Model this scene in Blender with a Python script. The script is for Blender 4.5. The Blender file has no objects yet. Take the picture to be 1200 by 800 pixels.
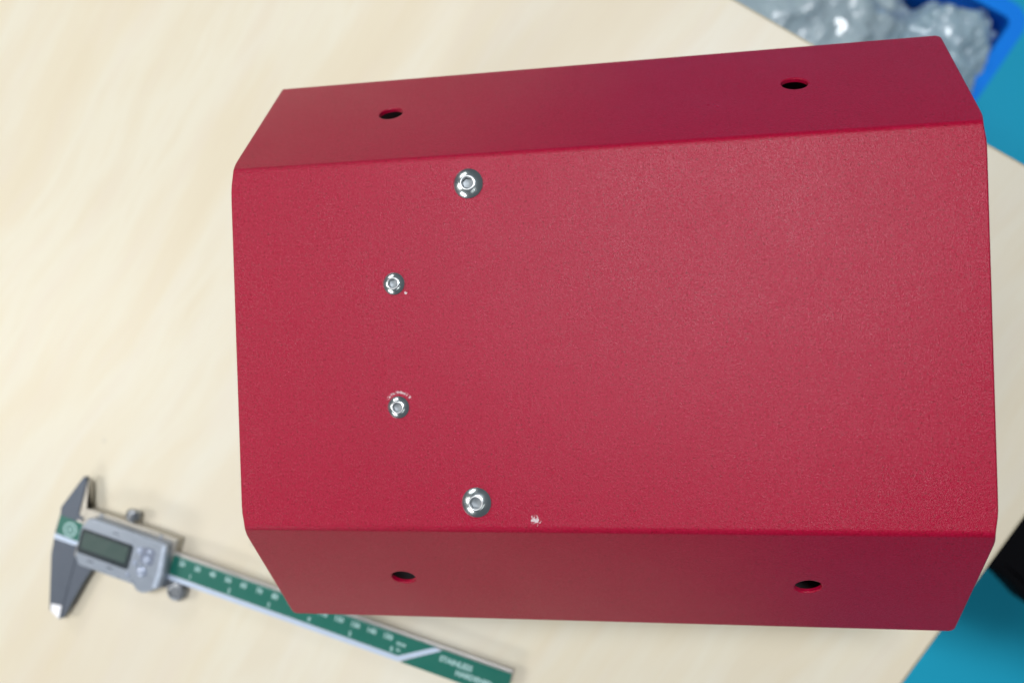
import bpy, bmesh, math, random
from mathutils import Vector, Matrix, noise

random.seed(7)
S = 0.001                      # everything below is measured in millimetres
C = bpy.context.scene.collection
SC = bpy.context.scene

# ------------------------------------------------------------------ camera
M_CAM = Matrix(((0.985396, 0.024531, 0.168502),
                (-0.024629, 0.999696, -0.001513),
                (-0.168488, -0.002659, 0.9857)))
cam_d = bpy.data.cameras.new('camera')
cam = bpy.data.objects.new('camera', cam_d)
C.objects.link(cam)
m4 = M_CAM.to_4x4()
m4.translation = Vector((153.65, -5.99, 468.81)) * S
cam.matrix_world = m4
cam_d.sensor_width = 36.0
cam_d.lens = 30.0
cam_d.shift_x = 13.78 / 1200
cam_d.shift_y = 18.62 / 1200
cam_d.clip_start = 0.01
cam_d.clip_end = 60.0
cam_d.dof.use_dof = True
cam_d.dof.focus_distance = 0.303
cam_d.dof.aperture_fstop = 7.0
SC.camera = cam

# ------------------------------------------------------------------ light
world = bpy.data.worlds.new('World')
SC.world = world
world.use_nodes = True
bg = world.node_tree.nodes['Background']
bg.inputs['Color'].default_value = (0.80, 0.92, 1.0, 1)
bg.inputs['Strength'].default_value = 0.11


def area(name, loc, target, sx, sy, power, col):
    d = bpy.data.lights.new(name, 'AREA')
    d.shape = 'RECTANGLE'
    d.size, d.size_y = sx, sy
    d.energy = power
    d.color = col
    o = bpy.data.objects.new(name, d)
    C.objects.link(o)
    o.location = loc
    v = Vector(target) - Vector(loc)
    o.rotation_euler = v.to_track_quat('-Z', 'Y').to_euler()
    return o


area('left_fill_light', (-0.95, 0.0, 1.05), (0.0, 0, 0), 0.4, 0.4, 6.0, (1.0, 0.95, 0.88))  # unseen lamp added at the left for falloff across the panel
area('ceiling_and_fill_light', (0.33, 0.56, 2.3), (0.1, 0.1, 0), 0.75, 0.35, 42, (0.97, 0.97, 1.0))
area('ceiling_and_fill_light', (0.95, -1.15, 2.1), (0, 0, 0), 1.2, 0.12, 1.8, (1.0, 0.99, 0.97))
area('ceiling_and_fill_light', (-1.5, -1.9, 1.5), (0, 0, 0), 1.1, 0.4, 19, (1.0, 0.98, 0.95))
area('ceiling_and_fill_light', (-1.3, 2.2, 1.5), (0, 0, 0), 1.2, 0.3, 15, (1.0, 0.98, 0.95))  # low fill lamp added to brighten the upper flange

SC.view_settings.view_transform = 'Standard'
SC.view_settings.look = 'None'
SC.view_settings.exposure = 0.0
SC.view_settings.gamma = 1.0
SC.view_settings.use_curve_mapping = False


# ------------------------------------------------------------------ helpers
def lab(o, label=None, cat=None, group=None, kind=None):
    if label: o['label'] = label
    if cat: o['category'] = cat
    if group: o['group'] = group
    if kind: o['kind'] = kind
    return o


def empty(name, loc, rz=0.0):
    o = bpy.data.objects.new(name, None)
    o.empty_display_size = 0.01
    C.objects.link(o)
    o.location = Vector(loc) * S
    o.rotation_euler = (0, 0, rz)
    return o


def link_mesh(name, me, mat, parent=None, smooth=35):
    if mat: me.materials.append(mat)
    if smooth is not None:
        for p in me.polygons: p.use_smooth = True
        me.set_sharp_from_angle(angle=math.radians(smooth))
    o = bpy.data.objects.new(name, me)
    C.objects.link(o)
    if parent: o.parent = parent
    if smooth is not None and len(me.polygons) < 6000:
        wn = o.modifiers.new('weighted', 'WEIGHTED_NORMAL'); wn.keep_sharp = True; wn.weight = 90
    return o


def from_bm(name, bm, mat, parent=None, smooth=35):
    bmesh.ops.recalc_face_normals(bm, faces=bm.faces[:])
    for v in bm.verts: v.co *= S
    me = bpy.data.meshes.new(name)
    bm.to_mesh(me)
    bm.free()
    return link_mesh(name, me, mat, parent, smooth)


def from_py(name, vs, fs, mat, parent=None, smooth=35):
    me = bpy.data.meshes.new(name)
    me.from_pydata([tuple(Vector(v) * S) for v in vs], [], fs)
    me.update()
    bm = bmesh.new()
    bm.from_mesh(me)
    bmesh.ops.recalc_face_normals(bm, faces=bm.faces[:])
    bm.to_mesh(me)
    bm.free()
    return link_mesh(name, me, mat, parent, smooth)


def rounded_poly(pts, r, n=5):
    """pts: [(x, y)] or [(x, y, r)] -> outline with rounded corners"""
    out = []
    N = len(pts)
    for i in range(N):
        p = Vector(pts[i][:2]); a = Vector(pts[i - 1][:2]); b = Vector(pts[(i + 1) % N][:2])
        rr = pts[i][2] if len(pts[i]) > 2 else r
        u = (a - p); v = (b - p)
        lu, lv = u.length, v.length
        u.normalize(); v.normalize()
        ang = u.angle(v)
        if rr <= 0 or ang > 3.1:
            out.append((p.x, p.y)); continue
        t = min(rr / math.tan(ang / 2), lu * 0.48, lv * 0.48)
        r2 = t * math.tan(ang / 2)
        c = p + (u + v).normalized() * (r2 / math.sin(ang / 2))
        s = (p + u * t - c); e = (p + v * t - c)
        a0 = math.atan2(s.y, s.x); a1 = math.atan2(e.y, e.x)
        d = (a1 - a0 + math.pi) % (2 * math.pi) - math.pi
        for k in range(n + 1):
            q = a0 + d * k / n
            out.append((c.x + r2 * math.cos(q), c.y + r2 * math.sin(q)))
    return out


def prism_bm(outline, z0, z1, bev=0.4, segs=2, bm=None):
    """extruded outline, the top edge rounded by bev"""
    bm = bm or bmesh.new()
    n = len(outline)

    def inset(d):
        if d == 0: return outline
        res = []
        area2 = sum(outline[i - 1][0] * outline[i][1] - outline[i][0] * outline[i - 1][1] for i in range(n))
        sg = 1 if area2 > 0 else -1
        for i in range(n):
            p = Vector(outline[i]); a = Vector(outline[i - 1]); b = Vector(outline[(i + 1) % n])
            e1 = (p - a); e2 = (b - p)
            if e1.length < 1e-7: e1 = e2
            if e2.length < 1e-7: e2 = e1
            e1 = e1.normalized(); e2 = e2.normalized()
            nn = Vector((-e1.y, e1.x)) + Vector((-e2.y, e2.x))
            if nn.length < 1e-6: nn = Vector((-e1.y, e1.x))
            nn.normalize()
            k = max(0.5, nn.dot(Vector((-e1.y, e1.x))))
            q = p + nn * (sg * d / k)
            res.append((q.x, q.y))
        return res
    levels = [(z0, 0.0), (z1 - bev, 0.0)] if bev > 0 else [(z0, 0.0), (z1, 0.0)]
    if bev > 0:
        for k in range(1, segs + 1):
            a = math.pi / 2 * k / segs
            levels.append((z1 - bev + bev * math.sin(a), bev * (1 - math.cos(a))))
    rings = []
    for z, d in levels:
        rings.append([bm.verts.new((x, y, z)) for x, y in inset(d)])
    for a, b in zip(rings, rings[1:]):
        for i in range(n):
            bm.faces.new((a[i - 1], a[i], b[i], b[i - 1]))
    bm.faces.new(rings[-1])
    bm.faces.new(rings[0][::-1])
    return bm


def lathe_bm(profile, n=32, bm=None, mat=None):
    bm = bm or bmesh.new()
    rings = []
    for r, z in profile:
        if r < 1e-6:
            rings.append([bm.verts.new((0, 0, z))])
        else:
            rings.append([bm.verts.new((r * math.cos(2 * math.pi * k / n), r * math.sin(2 * math.pi * k / n), z)) for k in range(n)])
    for a, b in zip(rings, rings[1:]):
        if len(a) == 1 and len(b) == 1: continue
        for i in range(n):
            if len(a) == 1: bm.faces.new((a[0], b[i], b[i - 1]))
            elif len(b) == 1: bm.faces.new((a[i - 1], a[i], b[0]))
            else: bm.faces.new((a[i - 1], a[i], b[i], b[i - 1]))
    if mat is not None:
        bmesh.ops.transform(bm, matrix=mat, verts=bm.verts[:])
    return bm


def box_bm(x0, x1, y0, y1, z0, z1, bm=None, bev=0):
    bm = bm or bmesh.new()
    vs = [bm.verts.new((x, y, z)) for x in (x0, x1) for y in (y0, y1) for z in (z0, z1)]
    fs = [(0, 1, 3, 2), (4, 6, 7, 5), (0, 4, 5, 1), (2, 3, 7, 6), (0, 2, 6, 4), (1, 5, 7, 3)]
    faces = [bm.faces.new([vs[i] for i in f]) for f in fs]
    if bev:
        ed = list({e for f in faces for e in f.edges})
        bmesh.ops.recalc_face_normals(bm, faces=faces)
        bmesh.ops.bevel(bm, geom=ed, offset=bev, segments=3, profile=0.5, affect='EDGES')
    return bm


# ------------------------------------------------------------------ materials
class NT:
    def __init__(self, name):
        self.m = bpy.data.materials.new(name)
        self.m.use_nodes = True
        self.t = self.m.node_tree
        self.b = self.t.nodes['Principled BSDF']

    def n(self, kind, **kw):
        x = self.t.nodes.new('ShaderNode' + kind)
        for k, v in kw.items():
            if hasattr(x, k): setattr(x, k, v)
            else: x.inputs[k.replace('_', ' ')].default_value = v
        return x

    def l(self, a, b): self.t.links.new(a, b)

    def obj(self): return self.n('TexCoord').outputs['Object']

    def math(self, op, a, b=None, clamp=False):
        x = self.t.nodes.new('ShaderNodeMath'); x.operation = op; x.use_clamp = clamp
        for i, v in enumerate((a, b)):
            if v is None: continue
            if isinstance(v, (int, float)): x.inputs[i].default_value = v
            else: self.l(v, x.inputs[i])
        return x.outputs[0]

    def noise(self, vec, scale, detail=3, rough=0.5):
        x = self.n('TexNoise'); x.inputs['Scale'].default_value = scale
        x.inputs['Detail'].default_value = detail; x.inputs['Roughness'].default_value = rough
        if vec is not None: self.l(vec, x.inputs['Vector'])
        return x.outputs['Fac']

    def ramp(self, fac, stops):
        x = self.n('ValToRGB')
        e = x.color_ramp.elements
        while len(e) < len(stops): e.new(0.5)
        for el, (p, c) in zip(e, stops):
            el.position = p
            el.color = c if len(c) == 4 else (*c, 1)
        self.l(fac, x.inputs[0])
        return x.outputs[0]

    def mix(self, fac, a, b, mode='MIX'):
        x = self.t.nodes.new('ShaderNodeMix'); x.data_type = 'RGBA'; x.blend_type = mode
        for v, s in ((fac, x.inputs[0]), (a, x.inputs[6]), (b, x.inputs[7])):
            if isinstance(v, (int, float)): s.default_value = v
            elif isinstance(v, tuple): s.default_value = v if len(v) == 4 else (*v, 1)
            else: self.l(v, s)
        return x.outputs[2]

    def bump(self, h, strength, dist, normal=None):
        x = self.n('Bump'); x.inputs['Strength'].default_value = strength; x.inputs['Distance'].default_value = dist
        self.l(h, x.inputs['Height'])
        if normal is not None: self.l(normal, x.inputs['Normal'])
        return x.outputs['Normal']

    def set(self, **kw):
        for k, v in kw.items():
            s = self.b.inputs[k.replace('_', ' ')]
            if isinstance(v, (int, float)): s.default_value = v
            elif isinstance(v, tuple): s.default_value = v if len(v) == 4 else (*v, 1)
            else: self.l(v, s)
        return self.m


def simple(name, col, rough=0.5, metal=0.0, bump=None, var=0.06, vscale=60, **kw):
    t = NT(name)
    o = t.obj()
    f = t.noise(o, vscale, 4)
    c = t.mix(f, tuple(x * (1 - var) for x in col), tuple(min(1, x * (1 + var)) for x in col))
    rr = t.math('ADD', t.math('MULTIPLY', t.noise(o, vscale * 2.3, 3), 0.16), rough - 0.08)
    t.set(Base_Color=c, Roughness=rr, Metallic=metal, **kw)
    if bump:
        t.set(Normal=t.bump(t.noise(o, bump[0], 3), bump[1], bump[2]))
    return t.m


COVER_ORG = Vector((133.0, 0.0, 0.0))


def red_powder():
    t = NT('red_powder_coat')
    o = t.obj()
    # worn spots: chips through to bare metal (positions in the cover's own space)
    def near(px, py, r, soft, nscale, amp):
        sub = t.n('VectorMath', operation='SUBTRACT')
        t.l(o, sub.inputs[0]); sub.inputs[1].default_value = ((px - COVER_ORG.x) * S, py * S, 166.0 * S)
        ln = t.n('VectorMath', operation='LENGTH'); t.l(sub.outputs[0], ln.inputs[0])
        d = t.math('DIVIDE', ln.outputs['Value'], r * S)
        nz = t.math('MULTIPLY', t.math('SUBTRACT', t.noise(o, nscale, 3, 0.7), 0.5), amp)
        v = t.math('ADD', d, nz)
        return t.math('MULTIPLY', t.math('SUBTRACT', 1.0, v), soft, clamp=True), sub.outputs[0], ln.outputs['Value']
    chip, _, _ = near(113.0, -64.0, 1.5, 2.6, 1100, 4.0)
    spk, _, _ = near(67.3, 18.9, 0.5, 5.0, 2400, 4.0)
    spk2, _, _ = near(209.9, 95.2, 0.1, 7.0, 2200, 1.0)
    # scuff arc beside the lower small screw
    sub = t.n('VectorMath', operation='SUBTRACT'); t.l(o, sub.inputs[0])
    sub.inputs[1].default_value = ((63.9 - COVER_ORG.x) * S, -22.6 * S, 166.0 * S)
    ln = t.n('VectorMath', operation='LENGTH'); t.l(sub.outputs[0], ln.inputs[0])
    sep = t.n('SeparateXYZ'); t.l(sub.outputs[0], sep.inputs[0])
    ring = t.math('SUBTRACT', 1.0, t.math('DIVIDE', t.math('ABSOLUTE', t.math('SUBTRACT', ln.outputs['Value'], 5.15 * S)), 0.75 * S), clamp=True)
    sec = t.math('MULTIPLY', t.math('SUBTRACT', sep.outputs['Y'], 2.4 * S), 1500.0, clamp=True)
    scn = t.math('MULTIPLY', t.math('SUBTRACT', t.noise(o, 1300, 3, 0.7), 0.44), 9.0, clamp=True)
    scuff = t.math('MULTIPLY', t.math('MULTIPLY', ring, sec), scn, clamp=True)
    mask = t.math('MAXIMUM', t.math('MAXIMUM', chip, spk), t.math('MULTIPLY', scuff, 1.0))
    big = t.noise(o, 14, 3)
    fine = t.noise(o, 2000, 2, 0.6)
    base = t.mix(big, (0.345, 0.0003, 0.030), (0.385, 0.0005, 0.036))
    base = t.mix(t.math('MULTIPLY', t.math('SUBTRACT', fine, 0.42), 2.2, clamp=True), t.mix(0.35, base, (0.20, 0.002, 0.012)), base)
    sp1 = t.noise(o, 1150, 2, 0.6)
    base = t.mix(t.math('MULTIPLY', t.math('SUBTRACT', sp1, 0.60), 4.0, clamp=True), base, (0.50, 0.015, 0.075))
    base = t.mix(t.math('MULTIPLY', t.math('SUBTRACT', 0.45, sp1), 4.5, clamp=True), base, (0.16, 0.0003, 0.010))
    du = t.n('TexVoronoi'); du.inputs['Scale'].default_value = 105.0; t.l(o, du.inputs['Vector'])
    dsep = t.n('SeparateColor'); t.l(du.outputs['Color'], dsep.inputs[0])
    dust = t.math('MULTIPLY', t.math('SUBTRACT', 1.0, t.math('MULTIPLY', du.outputs['Distance'], 45.0), clamp=True), t.math('GREATER_THAN', dsep.outputs[0], 0.80))
    base = t.mix(t.math('MULTIPLY', dust, 0.55), base, (0.62, 0.50, 0.52))
    base = t.mix(t.math('MULTIPLY', mask, 0.85), base, (0.62, 0.56, 0.58))
    h = t.math('ADD', t.noise(o, 4200, 1, 0.5), t.math('MULTIPLY', t.noise(o, 2100, 1, 0.5), 0.5))
    nrm = t.bump(h, 1.0, 0.000095)
    rough = t.math('ADD', 0.21, t.math('MULTIPLY', t.noise(o, 20, 5, 0.6), 0.22))
    t.set(Base_Color=base, Roughness=rough, Normal=nrm, Specular_IOR_Level=0.29)
    return t.m


def maple():
    t = NT('maple_laminate')
    o = t.obj()          # table space: x runs along the top edge, y along the grain
    mp = t.n('Mapping'); t.l(o, mp.inputs['Vector']); mp.inputs['Scale'].default_value = (1.0, 0.16, 1.0)
    v = mp.outputs['Vector']
    # gently bend the grain
    wob = t.noise(o, 4.5, 2)
    add = t.n('CombineXYZ'); t.l(t.math('MULTIPLY', t.math('SUBTRACT', wob, 0.5), 0.05), add.inputs[0])
    va = t.n('VectorMath', operation='ADD'); t.l(v, va.inputs[0]); t.l(add.outputs[0], va.inputs[1])
    v = va.outputs[0]
    a = t.noise(v, 26, 4, 0.55)
    b = t.noise(v, 60, 3, 0.6)
    c = t.noise(v, 9, 3, 0.5)
    col = t.ramp(a, [(0.30, (0.675, 0.605, 0.455)), (0.45, (0.69, 0.63, 0.485)), (0.58, (0.705, 0.67, 0.545)), (0.70, (0.68, 0.62, 0.475))])
    col = t.mix(t.math('MULTIPLY', t.math('SUBTRACT', b, 0.50), 1.6, clamp=True), col, (0.68, 0.615, 0.52))
    col = t.mix(t.math('MULTIPLY', t.math('SUBTRACT', c, 0.5), 2.2, clamp=True), col, (0.70, 0.71, 0.68))
    fine = t.noise(v, 420, 2)
    col = t.mix(t.math('MULTIPLY', fine, 0.10), col, (0.56, 0.50, 0.38))
    vor = t.n('TexVoronoi'); vor.inputs['Scale'].default_value = 13.0; t.l(o, vor.inputs['Vector'])
    spot = t.math('SUBTRACT', 1.0, t.math('MULTIPLY', vor.outputs['Distance'], 26.0), clamp=True)
    col = t.mix(t.math('MULTIPLY', spot, 0.35), col, (0.38, 0.36, 0.33))
    t.set(Base_Color=col, Roughness=0.42, Specular_IOR_Level=0.35, Normal=t.bump(fine, 0.04, 0.0002))
    return t.m


def floor_mat():
    t = NT('teal_floor_paint')
    o = t.obj()
    c = t.mix(t.noise(o, 3.0, 4), (0.010, 0.42, 0.66), (0.018, 0.50, 0.74))
    c = t.mix(t.math('MULTIPLY', t.math('SUBTRACT', t.noise(o, 160, 3, 0.7), 0.55), 1.4, clamp=True), c, (0.03, 0.56, 0.80))
    t.set(Base_Color=c, Specular_IOR_Level=0.2, Roughness=t.math('ADD', 0.45, t.math('MULTIPLY', t.noise(o, 40, 3), 0.2)), Normal=t.bump(t.noise(o, 260, 3), 0.2, 0.0006))
    return t.m


def plastic_film(name, tint):
    t = NT(name)
    o = t.obj()
    v = t.n('TexVoronoi'); v.feature = 'F1'; v.inputs['Scale'].default_value = 30; t.l(o, v.inputs['Vector'])
    v2 = t.n('TexVoronoi'); v2.inputs['Scale'].default_value = 85; t.l(o, v2.inputs['Vector'])
    c = t.mix(t.noise(o, 16, 4, 0.6), tuple(x * 0.6 for x in tint), tuple(min(1, x * 1.2) for x in tint))
    t.set(Base_Color=c, Roughness=0.20, Transmission_Weight=0.25, IOR=1.4, Specular_IOR_Level=1.0, Coat_Weight=1.0, Coat_Roughness=0.06,
          Normal=t.bump(t.math('ADD', t.noise(o, 38, 3, 0.5), t.math('MULTIPLY', v.outputs['Distance'], 0.6)), 1.0, 0.010))
    return t.m


RED = red_powder()
MAPLE = maple()
FLOOR = floor_mat()
STEEL_SCREW = simple('stainless_screw', (0.74, 0.82, 0.84), 0.23, 1.0, var=0.04, vscale=150)
STEEL_DARK = simple('brushed_dark_steel', (0.095, 0.115, 0.15), 0.50, 0.4, bump=(900, 0.15, 0.0001), vscale=120)
STEEL_LIGHT = simple('ground_steel', (0.47, 0.45, 0.40), 0.48, 0.6, vscale=150)
STEEL_KNOB = simple('knurled_steel', (0.34, 0.37, 0.41), 0.30, 0.85, vscale=300)
TIP_GLINT = simple('tip_glint', (0.88, 0.90, 0.95), 0.45, 0.15, vscale=200)  # near-white colour paints the glint on the ground jaw tip
HOUSING = simple('silver_grey_plastic', (0.29, 0.335, 0.40), 0.30, 0.25, vscale=90)
BEAM_STEEL = simple('polished_beam_steel', (0.55, 0.54, 0.52), 0.36, 0.8, vscale=40)
GREEN = simple('green_scale_print', (0.008, 0.13, 0.098), 0.38, vscale=70)
PALE = simple('pale_print', (0.38, 0.58, 0.58), 0.5, vscale=300)
STRIPE = simple('silver_blue_stripe', (0.50, 0.60, 0.75), 0.4, 0.15, vscale=200)
LCD = simple('grey_green_display', (0.062, 0.098, 0.090), 0.22, vscale=80)
BEZEL = simple('dark_bezel', (0.010, 0.022, 0.030), 0.3)
BLUE = simple('blue_crate_plastic', (0.001, 0.25, 1.0), 0.6, Specular_IOR_Level=0.2, bump=(200, 0.15, 0.001), vscale=25)
BLACK = simple('black_fabric', (0.003, 0.003, 0.004), 0.9, Specular_IOR_Level=0.08, bump=(900, 0.4, 0.0006))
DARKMETAL = simple('dark_painted_steel', (0.03, 0.03, 0.033), 0.5)
LEGMET = simple('grey_painted_steel', (0.35, 0.36, 0.37), 0.45)
FILM1 = plastic_film('clear_film', (0.64, 0.81, 1.0))
FILM2 = plastic_film('clear_film_bluish', (0.55, 0.76, 1.0))

# ------------------------------------------------------------------ floor and table
E1 = Vector((0.8216, -0.5700)); E2 = Vector((0.5700, 0.8216))
A1 = Vector((273.9, 132.9)); A2 = Vector((309.7, -134.6))
_k = (A2 - A1).dot(E1)
K = A1 + E1 * _k                                  # the table's right-hand corner
FLOOR_Z = -750.0

bm = bmesh.new()
n = 24
gv = [[bm.verts.new((-6000 + 12000 * i / n, -6000 + 12000 * j / n, 0)) for j in range(n + 1)] for i in range(n + 1)]
for i in range(n):
    for j in range(n):
        bm.faces.new((gv[i][j], gv[i + 1][j], gv[i + 1][j + 1], gv[i][j + 1]))
fl = from_bm('floor', bm, FLOOR)
fl.location = (0, 0, FLOOR_Z * S)
lab(fl, 'teal blue painted workshop floor under the table', kind='structure')

rz = math.atan2(E1.y, E1.x)
tab = empty('work_table', (K.x, K.y, FLOOR_Z), rz)
lab(tab, 'pale maple laminate work table under the red cover and the caliper', 'table')
TW, TD = 1500.0, 800.0                             # local: x in [-TW, 0], y in [-TD, 0]
H = -FLOOR_Z
from_bm('tabletop', prism_bm(rounded_poly([(-TW, -TD), (0, -TD), (0, 0), (-TW, 0)], 3), H - 25, H, 1.0, 3), MAPLE, tab)
EB = simple('edge_banding', (0.42, 0.38, 0.27), 0.5)
from_bm('edge_band', box_bm(0.02, 1.0, -TD + 4, -4, H - 24.5, H - 1.2), EB, tab)
from_bm('edge_band', box_bm(-TW + 4, -4, 0.02, 1.0, H - 24.5, H - 1.2), EB, tab)
for x in (-TW + 60, -60):
    for y in (-TD + 60, -60):
        lg = from_bm('leg', box_bm(x - 20, x + 20, y - 20, y + 20, 12, H - 25, bev=2), LEGMET, tab)
        from_bm('foot', lathe_bm([(0, 0), (22, 0), (22, 6), (14, 12), (0, 12)], 20, mat=Matrix.Translation((x, y, 0))), DARKMETAL, lg)
for y in (-TD + 60, -60):
    from_bm('apron', box_bm(-TW + 80, -80, y - 12, y + 12, H - 75, H - 25.2, bev=1), LEGMET, tab)

# ------------------------------------------------------------------ red cover
cover = empty('metal_cover', COVER_ORG)
lab(cover, 'crimson powder-coated sheet metal cover with two splayed flanges, held by four button-head screws', 'metal cover')
TH = math.radians(49.14); W = 135.66; T = 1.6; RB = 3.6; ZP = 166.0
h = W / 2
tt = RB * math.tan(TH / 2)
ER = 0.75


def row_pos(sg, s):
    """s: distance on the outer skin from the fold line (negative: on the panel). -> (y, z, ny, nz)"""
    arc = RB * TH
    if s <= -tt:
        return sg * (h + s), 0.0, 0.0, 1.0
    if s < -tt + arc:
        a = (s + tt) / RB
        return sg * (h - tt + RB * math.sin(a)), -RB + RB * math.cos(a), sg * math.sin(a), math.cos(a)
    u = s + tt - arc + tt
    return sg * (h + u * math.cos(TH)), -u * math.sin(TH), sg * math.sin(TH), math.cos(TH)


def u_to_s(u): return u - 2 * tt + RB * TH


# corner corrections, measured: (left x at fold, right x at fold, left x at tip, right x at tip, flange length)
SIDE = {1: (-0.6, 265.75, -3.45, 270.5, 74.2), -1: (0.55, 266.3, -4.65, 270.25, 75.5)}


def loop(sg, s, xl, xr, shr=0.0):
    y, z, ny, nz = row_pos(sg, s)
    P = Vector((0, y, z)); N = Vector((0, ny, nz))
    pts = []
    k = 4
    g = math.exp(-((s + 0.6) / 4.2) ** 2)
    xl += 0.85 * g; xr -= 0.85 * g
    def q(x, d): pts.append(Vector((x - COVER_ORG.x, 0, ZP)) + P - N * d)
    for i in range(k + 1):
        a = math.pi / 2 * i / k                    # 0: side, 90: under face
        q(xl + ER * (1 - math.cos(math.pi / 2 - a)), T - shr - ER * (1 - math.sin(math.pi / 2 - a)))
    for i in range(k + 1):
        a = math.pi / 2 * i / k
        q(xl + ER * (1 - math.cos(a)), shr + ER * (1 - math.sin(a)))
    for i in range(k, -1, -1):
        a = math.pi / 2 * i / k
        q(xr - ER * (1 - math.cos(a)), shr + ER * (1 - math.sin(a)))
    for i in range(k, -1, -1):
        a = math.pi / 2 * i / k
        q(xr - ER * (1 - math.cos(math.pi / 2 - a)), T - shr - ER * (1 - math.sin(math.pi / 2 - a)))
    return pts


def skin(name, rows, cap0, cap1):
    bm = bmesh.new()
    R = [[bm.verts.new(p) for p in r] for r in rows]
    n = len(R[0])
    for a, b in zip(R, R[1:]):
        for i in range(n):
            bm.faces.new((a[i - 1], a[i], b[i], b[i - 1]))
    if cap0: bm.faces.new(R[0])
    if cap1: bm.faces.new(R[-1][::-1])
    return bm


ARC = RB * TH
S_SPLIT = -tt + ARC + 0.5
rows = []
for sg in (-1, 1):
    fl_, fr_, tl_, tr_, FL = SIDE[sg]
    sv = [S_SPLIT, -tt + ARC] + [-tt + ARC * (1 - i / 8) for i in range(1, 9)] + [-tt - 0.8, -tt - 2.0, -tt - 4.0, -tt - 6.5, -tt - 10.0]
    rr = []
    for s in sv:
        u = max(0.0, s) / FL
        rr.append(loop(sg, s, fl_ + (tl_ - fl_) * u, fr_ + (tr_ - fr_) * u))
    rows += rr if sg == -1 else rr[::-1]
from_bm('top_panel', skin('top_panel', rows, True, True), RED, cover, 40)

HOLES = {1: ((54.3, 40.4), (210.8, 40.0)), -1: ((55.3, 38.4), (211.1, 39.6))}
dg = bpy.context.evaluated_depsgraph_get
for sg in (1, -1):
    fl_, fr_, tl_, tr_, FL = SIDE[sg]
    s_end = u_to_s(FL)
    rows = []
    RC = 2.6
    RCL = 0.8 if sg == 1 else 2.2
    svals = [(S_SPLIT + q_, 0.0) for q_ in (0.0, 1.0, 2.2, 3.5, 5.5, 8.5)] + [(s_end - 3.2, 0.0)]
    svals += [(s_end - RC + RC * math.sin(math.pi / 2 * i / 8) * 1.0, 0.0) for i in range(0, 7)]
    svals += [(s_end - ER + ER * math.sin(a), ER * (1 - math.cos(a)) * 0.8) for a in (0.9, 1.25, 1.5708)]
    svals = sorted(set(svals))
    for s, shr in svals:
        u = s / FL
        d = s_end - s
        il = RCL - math.sqrt(max(0, RCL ** 2 - max(0, RCL - d) ** 2)) if d < RCL else 0
        ir = RC - math.sqrt(max(0, RC ** 2 - max(0, RC - d) ** 2)) if d < RC else 0
        rows.append(loop(sg, s, fl_ + (tl_ - fl_) * u + il * 0.9, fr_ + (tr_ - fr_) * u - ir * 0.9, shr))
    fo = from_bm('side_flange', skin('side_flange', rows, True, True), RED, cover, 40)
    # drilled holes, the coating rounded over their rims
    for (hx, hu) in HOLES[sg]:
        y = sg * (h + hu * math.cos(TH)); z = ZP - hu * math.sin(TH)
        Nn = Vector((0, sg * math.sin(TH), math.cos(TH)))
        prof = [(0, -6), (4.85, -6), (4.85, -0.45), (4.95, -0.15), (5.35, 0.0), (5.9, 0.4), (5.9, 3), (0, 3)]
        cm = lathe_bm(prof, 48, mat=Matrix.Translation((hx - COVER_ORG.x, y, z)) @ Nn.to_track_quat('Z', 'Y').to_matrix().to_4x4())
        cut = from_bm('cutter', cm, RED, cover, None)
        mod = fo.modifiers.new('b', 'BOOLEAN'); mod.operation = 'DIFFERENCE'; mod.object = cut; mod.solver = 'EXACT'
        bpy.context.view_layer.update()
        me = bpy.data.meshes.new_from_object(fo.evaluated_get(dg()))
        fo.modifiers.clear()
        fo.data = me
        bpy.data.objects.remove(cut)
    for p in fo.data.polygons: p.use_smooth = True
    fo.data.set_sharp_from_angle(angle=math.radians(25))
    wn = fo.modifiers.new('weighted', 'WEIGHTED_NORMAL'); wn.keep_sharp = True; wn.weight = 100

# unseen dark body added under the cover, widened to darken the flange holes
bx = prism_bm(rounded_poly([(12 - COVER_ORG.x, -108), (256 - COVER_ORG.x, -108), (256 - COVER_ORG.x, 108), (12 - COVER_ORG.x, 108)], 4), 0, 104, 2)
b_ = box_bm(18 - COVER_ORG.x, 246 - COVER_ORG.x, -56, 56, 103, ZP - T - 0.1, bev=1.0)
tmp = bpy.data.meshes.new('x'); b_.to_mesh(tmp); b_.free(); bx.from_mesh(tmp); bpy.data.meshes.remove(tmp)
from_bm('added_inner_body', bx, DARKMETAL, cover)


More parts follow.
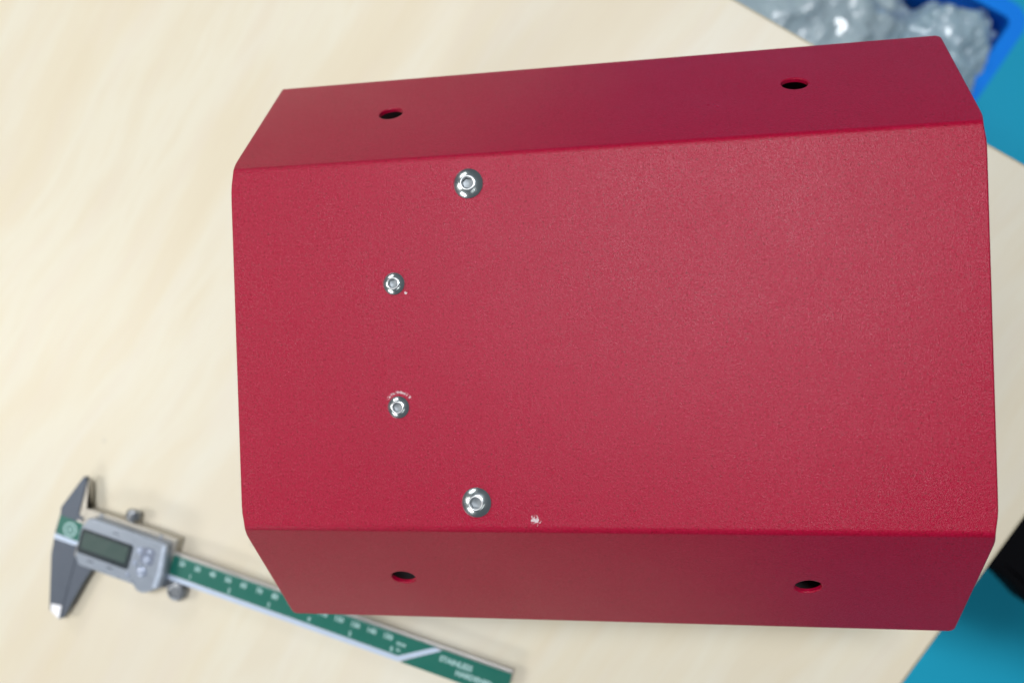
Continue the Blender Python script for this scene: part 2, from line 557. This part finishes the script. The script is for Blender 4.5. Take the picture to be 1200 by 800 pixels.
def screw(x, y, R0, hh, rr, rot):
    """button head screw: dome, ring coloured as a highlight around a hexagon socket coloured as shade"""
    root = None
    bm = bmesh.new()
    n = 48
    Rs = (R0 * R0 + hh * hh) / (2 * hh)
    prof = [(R0 * 0.97, -0.05), (R0, 0.12), (R0 * 0.995, 0.35)]
    hh -= 0.32; Rs = (R0 * R0 + hh * hh) / (2 * hh); zc = hh - Rs + 0.36
    r1 = rr * 1.10
    for i in range(1, 10):
        r = R0 * 0.985 + (r1 - R0 * 0.985) * i / 9
        prof.append((r, zc + math.sqrt(Rs * Rs - r * r)))
    ztop = prof[-1][1]
    prof.append((rr * 1.04, ztop + 0.03))
    rings = []
    for r, z in prof:
        rings.append([bm.verts.new((r * math.cos(2 * math.pi * k / n), r * math.sin(2 * math.pi * k / n), z)) for k in range(n)])
    for a, b in zip(rings, rings[1:]):
        for i in range(n): bm.faces.new((a[i - 1], a[i], b[i], b[i - 1]))
    head_top = ztop + 0.03
    bm.faces.new(rings[0][::-1])
    M = Matrix.Translation((x - COVER_ORG.x, y, ZP))
    bmesh.ops.transform(bm, matrix=M, verts=bm.verts[:])
    sc_ = from_bm('screw', bm, STEEL_SCREW, cover, 35)
    # ring and socket as a sub-part
    bm = bmesh.new()
    hexr = lambda a, R_: R_ / max(abs(math.cos(((a + rot) % (math.pi / 3)) - math.pi / 6)), 1e-6)
    dep = min(1.5, head_top - 0.5)
    rings = []
    spec = [(lambda a: rr * 1.04, head_top), (lambda a: rr * 0.92, head_top + 0.01), (lambda a: rr * 0.82, head_top - 0.12),
            (lambda a: hexr(a, rr * 0.66), head_top - 0.3), (lambda a: hexr(a, rr * 0.66), head_top - dep),
            (lambda a: rr * 0.40, head_top - dep - 0.08)]
    for f, z in spec:
        rings.append([bm.verts.new((f(2 * math.pi * k / n) * math.cos(2 * math.pi * k / n), f(2 * math.pi * k / n) * math.sin(2 * math.pi * k / n), z)) for k in range(n)])
    c = bm.verts.new((0.1, -0.1, head_top - dep - 0.3))
    for a, b in zip(rings, rings[1:]):
        for i in range(n): bm.faces.new((a[i - 1], a[i], b[i], b[i - 1]))
    for i in range(n): bm.faces.new((rings[-1][i - 1], rings[-1][i], c))
    bmesh.ops.transform(bm, matrix=M, verts=bm.verts[:])
    ho_ = from_bm('hex_socket', bm, SOCKET_SHADE, sc_, 30)
    rg = lathe_bm([(rr * 0.86, -0.1), (rr * 0.88, 0.05), (rr * 0.95, 0.10), (rr * 1.03, 0.05), (rr * 1.05, -0.1)], 40, mat=Matrix.Translation((x - COVER_ORG.x, y, ZP + head_top)))
    from_bm('socket_rim', rg, RIM_GLINT, sc_, 60)
    return sc_


RIM_GLINT = simple('socket_rim_highlight', (0.85, 0.88, 0.90), 0.35, 0.7, vscale=900)  # screw steel made paler: the rim's reflection put into its colour
SOCKET_SHADE = simple('shaded_socket_steel', (0.26, 0.29, 0.31), 0.5, 0.6, var=0.3, vscale=1500)  # screw steel made darker: shade inside the socket put into its colour
lab(screw(91.7, 57.6, 5.45, 2.45, 2.55, 0.3), 'larger upper button-head screw')
lab(screw(91.9, -57.7, 5.45, 2.45, 2.55, 1.1), 'larger lower button-head screw')
lab(screw(62.9, 22.5, 4.12, 1.95, 2.1, 0.8), 'smaller upper button-head screw')
lab(screw(63.5, -22.9, 4.12, 1.95, 2.1, 0.2), 'smaller lower button-head screw with a scuffed rim beside it')

# ------------------------------------------------------------------ caliper
cal = empty('digital_caliper', (-201.0, -106.1, 0), math.radians(-17.31))
lab(cal, 'digital caliper with green printed scale and grey display, lying partly under the red cover', 'caliper')
BZ0, BZ1 = 4.6, 8.0

beam = from_bm('beam', prism_bm(rounded_poly([(12, -1.3), (287.5, -1.3), (287.5, 15.9), (12, 15.9)], 0.6, 3), BZ0, BZ1, 1.2, 4), BEAM_STEEL, cal)
from_bm('scale_plate', prism_bm(rounded_poly([(17, 2.0, .1), (223.6, 2.0, .1), (243.0, 14.0, .1), (17, 14.0, .1)], 0, 1), BZ1 + 0.01, BZ1 + 0.10, 0), GREEN, beam, None)
from_bm('scale_plate', prism_bm(rounded_poly([(225.2, -0.9, .2), (287.1, -0.9, .2), (287.1, 13.8, .2), (246.5, 13.8, .2)], 0, 1), BZ1 + 0.01, BZ1 + 0.10, 0), GREEN, beam, None)
sb = prism_bm([(17, -1.0), (224.0, -1.0), (246.3, 12.9), (241.8, 13.4), (223.0, 1.85), (17, 1.85)], BZ1 + 0.11, BZ1 + 0.16, 0)
from_bm('stripe', sb, STRIPE, beam, None)


def text_into(bm, body, x, y, z, size, bold=0.0, align='CENTER', rot=0.0, sx=1.0):
    cu = bpy.data.curves.new('t', 'FONT')
    cu.body = body; cu.size = size; cu.align_x = align; cu.align_y = 'CENTER'
    cu.offset = bold; cu.resolution_u = 2
    o = bpy.data.objects.new('t', cu)
    C.objects.link(o)
    bpy.context.view_layer.update()
    me = bpy.data.meshes.new_from_object(o.evaluated_get(dg()))
    b2 = bmesh.new(); b2.from_mesh(me)
    m = Matrix.Translation((x, y, z)) @ Matrix.Rotation(rot, 4, 'Z') @ Matrix.Diagonal((sx, 1, 1, 1))
    vm = {v: bm.verts.new(m @ v.co) for v in b2.verts}
    for f in b2.faces:
        try: bm.faces.new([vm[v] for v in f.verts])
        except ValueError: pass
    b2.free()
    bpy.data.objects.remove(o); bpy.data.curves.remove(cu); bpy.data.meshes.remove(me)


def quad(bm, x0, x1, y0, y1, z):
    bm.faces.new([bm.verts.new(p) for p in ((x0, y0, z), (x1, y0, z), (x1, y1, z), (x0, y1, z))])


zt = BZ1 + 0.13
bm = bmesh.new()
for k in range(1, 16):
    text_into(bm, str(k * 10), 64.9 + 10 * k - 0.2, 10.4, zt, 4.1, 0.12, sx=0.95)
for mm in range(8, 151):
    ln_ = 2.0 if mm % 10 == 0 else (1.4 if mm % 5 == 0 else 0.9)
    x = 64.9 + mm
    quad(bm, x - 0.11, x + 0.11, 13.9 - ln_ * 0.7, 13.9, zt)
text_into(bm, 'mm', 223.2, 8.9, zt, 3.6, 0.08)
text_into(bm, 'in', 222.4, 5.2, zt, 3.2, 0.08)
for k in range(1, 7):
    text_into(bm, str(k), 66.5 + 25.4 * k - 0.4, 4.7, zt, 3.6, 0.10)
for k in range(4, 97):
    x = 66.5 + 25.4 * k / 16
    quad(bm, x - 0.13, x + 0.13, 1.9, 2.3 + (0.9 if k % 16 == 0 else (0.6 if k % 8 == 0 else 0.2)), BZ1 + 0.19)
text_into(bm, 'STAINLESS', 255.8, 8.7, zt, 4.3, 0.14, sx=0.95)
text_into(bm, 'HARDENED', 267.6, 3.9, zt, 4.3, 0.14, sx=0.95)
lab(from_bm('scale_markings', bm, PALE, beam, None), kind='stuff')

# jaws (fixed and sliding), both 3 mm thick
J0, J1 = 4.6, 7.9
fj = [(0.9, 14), (0.4, 3.4), (1.6, -11.0), (9.2, -42.4), (10.6, -44.0), (17.3, -46.9), (17.9, -46.4), (17.9, 1), (17.0, 15.0), (12.6, 18.5), (12.6, 37.5), (11.2, 40.6), (9.6, 40.6), (0.2, 18.5)]
from_bm('fixed_jaw', prism_bm(rounded_poly(fj, 0.8, 3), J0, J1, 0.5, 2), STEEL_DARK, cal)
sj = [(18.05, -46.5), (19.6, -45.2), (26.0, -22.0), (31.0, -7.0), (34.0, 3.0), (34.0, 14), (18.05, 14)]
from_bm('sliding_jaw', prism_bm(rounded_poly(sj, 0.3, 2), J0, J1 - 0.05, 0.25, 2), STEEL_DARK, cal)
uj = [(12.75, 37.5), (12.75, 17), (24, 15), (17.4, 21.0), (16.6, 30), (13.6, 39.6), (12.9, 39.8)]
from_bm('inside_jaw', prism_bm(rounded_poly(uj, 0.3, 3), J0, J1 - 0.4, 0.5, 2), STEEL_LIGHT, cal)
tp = [(9.6, -39.4), (16.9, -38.2), (17.5, -46.6), (11.2, -43.8)]
from_bm('jaw_tip_glint', prism_bm(rounded_poly(tp, 0.6, 3), J1 + 0.01, J1 + 0.3, 0.2, 2), TIP_GLINT, cal)
# green patch, badge and stripe on the head
hd = from_bm('head_plate', prism_bm(rounded_poly([(1.4, 2.6), (17, 1.6), (18.5, 13.4), (1.2, 13.8)], 0.5, 3), J1 + 0.01, J1 + 0.12, 0), GREEN, cal, None)
from_bm('head_stripe', prism_bm(rounded_poly([(0.9, -0.8), (14, -0.8), (18.2, 0.2), (18.2, 2.0), (0.9, 2.4)], 0.4, 3), J1 + 0.02, J1 + 0.3, 0.1, 2), STRIPE, cal)
bm = lathe_bm([(4.4, 0), (4.4, 0.1), (3.3, 0.1), (3.3, 0)], 32, mat=Matrix.Translation((9.9, 7.4, J1 + 0.14)))
b3 = lathe_bm([(1.9, 0.0), (1.9, 0.08), (1.0, 0.08), (1.0, 0.0)], 24, mat=Matrix.Translation((9.9, 7.4, J1 + 0.14)))
tmp = bpy.data.meshes.new('x'); b3.to_mesh(tmp); b3.free(); bm.from_mesh(tmp); bpy.data.meshes.remove(tmp)
from_bm('emblem', bm, PALE, hd, 30)

# sliding frame, its upper face shows above the display housing
from_bm('sliding_frame', prism_bm(rounded_poly([(16.8, -7), (78, -7), (78.6, 23.6), (62, 24.0), (30, 23.6), (17.2, 23.2)], 1.0, 3), 1.2, 8.6, 0.9, 3), STEEL_LIGHT, cal)
for x in (28, 68):
    lf = from_bm('frame_screw', lathe_bm([(0, 8.62), (0.4, 8.75), (1.0, 8.9), (1.3, 8.62)], 16, mat=Matrix.Translation((x, 22.2, 0))), STEEL_KNOB, cal)
# display housing
HZ = 15.0
ho = [(23.0, 19.5, 1.5), (26.5, 21.2, 1.5), (75.2, 21.2, 2.0), (77.6, 14, 6), (78.8, 3, 8), (78.6, -4.6, 1.2), (73.5, -8.6, 2.0), (68.6, -11.4, 1.5), (64.4, -11.2, 2.0), (61.5, -8.4, 2.0), (24.8, -8.4, 2.5), (21.2, -4.0, 2.5), (20.2, 12.0, 4.0)]
hb = from_bm('display_housing', prism_bm(rounded_poly(ho, 1.5, 4), 8.7, HZ, 1.6, 4), HOUSING, cal)
bz = from_bm('screen_bezel', prism_bm(rounded_poly([(21.9, -0.9), (56.3, -0.9), (56.3, 13.9), (21.9, 13.9)], 1.6, 4), HZ + 0.01, HZ + 0.35, 0.15, 2), BEZEL, hb)
from_bm('screen', prism_bm(rounded_poly([(24.0, 2.3), (53.6, 2.3), (53.6, 12.0), (24.0, 12.0)], 0.5, 3), HZ + 0.36, HZ + 0.42, 0), LCD, hb, None)
from_bm('ridge', prism_bm(rounded_poly([(73.4, 20.3), (76.6, 20.3), (78.2, 3), (77.2, -5.5), (73.8, -5.5), (74.6, 4)], 1.2, 4), HZ - 1.0, HZ + 1.3, 1.2, 4), simple('ridge_highlight_grey', (0.50, 0.58, 0.70), 0.25, 0.2), hb)  # paler than the housing: the rib's highlight is put into its colour


def dome(name, x, y, r, hz, mat, z0=HZ, sx=1.0):
    prof = [(r, 0)] + [(r * math.cos(a), hz * math.sin(a)) for a in (0.3, 0.6, 0.9, 1.2)] + [(0, hz)]
    return from_bm(name, lathe_bm(prof, 24, mat=Matrix.Translation((x, y, z0)) @ Matrix.Diagonal((sx, 1, 1, 1))), mat, hb)


BTN = simple('button_grey_plastic', (0.36, 0.42, 0.54), 0.22, 0.2)
from_bm('button_recess', prism_bm(rounded_poly([(61.8, 5.6), (70.6, 5.6), (70.6, 15.6), (61.8, 15.6)], 2.2, 4), HZ + 0.01, HZ + 0.16, 0), simple('recess_grey_plastic', (0.17, 0.20, 0.27), 0.4), hb, None)
dome('button', 66.4, 8.6, 2.7, 1.5, BTN)
dome('button', 66.8, 13.4, 1.5, 0.7, BTN)
dome('button', 60.6, 12.2, 2.3, 0.8, BTN, sx=0.9)
dome('button', 59.6, 4.6, 1.6, 1.1, BTN)
dome('button', 64.9, 1.0, 3.3, 1.4, BTN)
dome('button', 56.9, -3.4, 1.3, 0.8, BTN)
for x0, x1, y0, y1 in ((41.5, 45.0, 17.0, 17.5), (30.0, 34.0, -4.0, -3.4), (43, 47, -3.8, -3.2)):
    from_bm('printed_caption', box_bm(x0, x1, y0, y1, HZ + 0.005, HZ + 0.03), BEZEL, hb, None)

# locking screw above the frame and thumb roller below it
rx = Matrix.Translation((46.3, 0, 6.5)) @ Matrix.Rotation(-math.pi / 2, 4, 'X')
prof = [(0, 23.0), (1.6, 23.0), (1.6, 25.2), (3.4, 25.3), (3.8, 25.8), (3.8, 30.0), (3.3, 30.8), (0, 31.2)]
bm = lathe_bm(prof, 24, mat=rx)
from_bm('locking_screw', bm, STEEL_KNOB, cal)
bm = bmesh.new()
for k in range(24):
    a = 2 * math.pi * k / 24
    rs = Matrix.Translation((46.3, 0, 6.5)) @ Matrix.Rotation(-math.pi / 2, 4, 'X') @ Matrix.Rotation(a, 4, 'Z')
    b = box_bm(3.72, 4.05, -0.2, 0.2, 26.0, 29.8)
    bmesh.ops.transform(b, matrix=rs, verts=b.verts[:])
    tmp = bpy.data.meshes.new('x'); b.to_mesh(tmp); b.free(); bm.from_mesh(tmp); bpy.data.meshes.remove(tmp)
kn = from_bm('knurling', bm, STEEL_KNOB, cal, 20)
from_bm('roller_bracket', prism_bm(rounded_poly([(76, -6.5), (88, -6.5), (88, -1.6), (76, -1.6)], 1.0, 3), 2.4, 7.2, 0.6, 2), STEEL_KNOB, cal)
rr_ = Matrix.Translation((84.6, -7.6, 5.2)) @ Matrix.Rotation(math.radians(78), 4, 'Y')
prof = [(0, -2.6), (4.6, -2.6), (5.3, -2.1), (5.3, 2.1), (4.6, 2.6), (0, 2.6)]
rr_ = Matrix.Translation((84.8, -7.0, 5.2))
bm = lathe_bm([(0, -2.8), (4.7, -2.8), (5.4, -2.2), (5.4, 1.9), (4.9, 2.5), (3.6, 2.7), (3.2, 2.2), (0, 2.2)], 32, mat=rr_)
rol = from_bm('thumb_roller', bm, STEEL_KNOB, cal)
bm = bmesh.new()
for k in range(32):
    a = 2 * math.pi * k / 32
    b = box_bm(5.3, 5.7, -0.22, 0.22, -2.0, 1.7)
    bmesh.ops.transform(b, matrix=rr_ @ Matrix.Rotation(a, 4, 'Z'), verts=b.verts[:])
    tmp = bpy.data.meshes.new('x'); b.to_mesh(tmp); b.free(); bm.from_mesh(tmp); bpy.data.meshes.remove(tmp)
from_bm('grip_teeth', bm, STEEL_KNOB, rol, 20)

# ------------------------------------------------------------------ blue crate with plastic film
IC = Vector((540.0, 334.0))                        # inner corner of the rim
cr = empty('plastic_crate', (IC.x, IC.y, FLOOR_Z), rz)
lab(cr, 'bright blue plastic crate on the floor beyond the table, filled with clear plastic bags', 'crate')
CA, CB, CH = 420.0, 300.0, 250.0                   # inside: x in [-CA, 0], y in [-CB, 0]
wt = 3.0


def ring_rect(g):                                  # rounded rectangle grown by g
    return rounded_poly([(-CA - g, -CB - g), (g, -CB - g), (g, g), (-CA - g, g)], 9 + g, 6)


def tube(outer, inner, z0, z1):
    bm = bmesh.new()
    n = len(outer)
    L = []
    for o_, z in ((outer, z0), (outer, z1 - 1.2), (outer, z1), (inner, z1), (inner, z0)):
        L.append([bm.verts.new((x, y, z)) for x, y in o_])
    L.append(L[0])
    for a, b in zip(L, L[1:]):
        for i in range(n): bm.faces.new((a[i - 1], a[i], b[i], b[i - 1]))
    return bm


from_bm('crate_wall', tube(ring_rect(wt), ring_rect(0), 4, CH - 6), BLUE, cr)
bm = tube(ring_rect(15.5), ring_rect(-0.6), CH - 6, CH)
from_bm('rim', bm, BLUE, cr)
from_bm('rim_skirt', tube(ring_rect(15.5), ring_rect(12.5), CH - 26, CH - 6.2), BLUE, cr)
from_bm('base', prism_bm(ring_rect(-0.3), 0, 4, 0), BLUE, cr)
for k in range(6):
    y = -CB + 25 + k * 50
    from_bm('rib', box_bm(wt + 0.1, 12.2, y - 1.5, y + 1.5, 6, CH - 6.3), BLUE, cr)
for k in range(8):
    x = -CA + 25 + k * 53
    from_bm('rib', box_bm(x - 1.5, x + 1.5, wt + 0.1, 12.2, 6, CH - 6.3), BLUE, cr)


def bag(name, cx, cy, hx, hy, z0, z1, seed, mat, ang=0.0):
    """a crumpled film bag: a squarish pillow pushed in along random creases"""
    bm = bmesh.new()
    bmesh.ops.create_icosphere(bm, subdivisions=6, radius=1.0)
    off = Vector((seed * 3.1, seed * 1.7, seed * 0.9))
    zc, hz = (z0 + z1) / 2, (z1 - z0) / 2
    ca, sa_ = math.cos(ang), math.sin(ang)
    for v in bm.verts:
        p = v.co.copy()
        q = Vector((math.copysign(abs(p.x) ** 0.62, p.x), math.copysign(abs(p.y) ** 0.62, p.y), math.copysign(abs(p.z) ** 0.7, p.z)))
        P = Vector((q.x * hx, q.y * hy, q.z * hz))
        s = P * 0.012 + off
        r = 1 - abs(noise.noise(s)) * 2
        r2 = 1 - abs(noise.noise(s * 2.3 + off)) * 2
        r3 = 1 - abs(noise.noise(s * 5.1 - off)) * 2
        r4 = 1 - abs(noise.noise(s * 10.5 - off)) * 2
        d = 13 * r + 9 * r2 + 5.5 * r3 + 2.8 * r4 - 18
        nrm = Vector((p.x, p.y, p.z)).normalized()
        P += nrm * d
        v.co = Vector((ca * P.x - sa_ * P.y + cx, sa_ * P.x + ca * P.y + cy, P.z + zc))
    return from_bm(name, bm, mat, None, 70)


def crate_pt(a, b):
    p = IC - E1 * a - E2 * b
    return p.x, p.y


x_, y_ = crate_pt(250, 146)
b1 = bag('plastic_bag', x_, y_, 196, 160, -744, -456, 3, FILM1, rz)
lab(b1, 'crumpled clear plastic bag nearest the table edge, filling most of the blue crate', 'plastic bag', 'plastic bags in the blue crate')
x_, y_ = crate_pt(44, 130)
b2 = bag('plastic_bag', x_, y_, 52, 140, -742, -466, 8, FILM2, rz)
lab(b2, 'bluish crumpled clear plastic bag in the right-hand corner of the blue crate', 'plastic bag', 'plastic bags in the blue crate')

# ------------------------------------------------------------------ black chair beside the table
ch = empty('office_chair', (640, -60, FLOOR_Z))
lab(ch, 'black padded chair seat showing just past the right table edge', 'chair')
poly = [(-243, -100, 20), (-225, -119, 6), (-212, -130, 14), (-196, -149, 8), (-150, -172, 20), (150, -250, 70), (200, 60, 70), (-150, 40, 60)]
from_bm('seat', prism_bm(rounded_poly(poly, 30, 6), 460, 500, 9, 5), BLACK, ch)
from_bm('column', lathe_bm([(0, 60), (26, 60), (26, 240), (17, 242), (17, 445), (90, 452), (90, 459.8), (0, 459.8)], 28, mat=Matrix.Translation((0, -60, 0))), DARKMETAL, ch)
for k in range(5):
    a = 2 * math.pi * k / 5 + 0.3
    b = box_bm(20, 215, -18, 18, 62, 92, bev=6)
    bmesh.ops.transform(b, matrix=Matrix.Translation((0, -60, 0)) @ Matrix.Rotation(a, 4, 'Z'), verts=b.verts[:])
    foot = from_bm('leg', b, DARKMETAL, ch)
    m = Matrix.Translation((200 * math.cos(a), 200 * math.sin(a) - 60, 30)) @ Matrix.Rotation(a, 4, 'Z') @ Matrix.Rotation(math.pi / 2, 4, 'X')
    from_bm('caster', lathe_bm([(0, -14), (26, -14), (30, -9), (30, 9), (26, 14), (0, 14)], 24, mat=m), BLACK, foot)
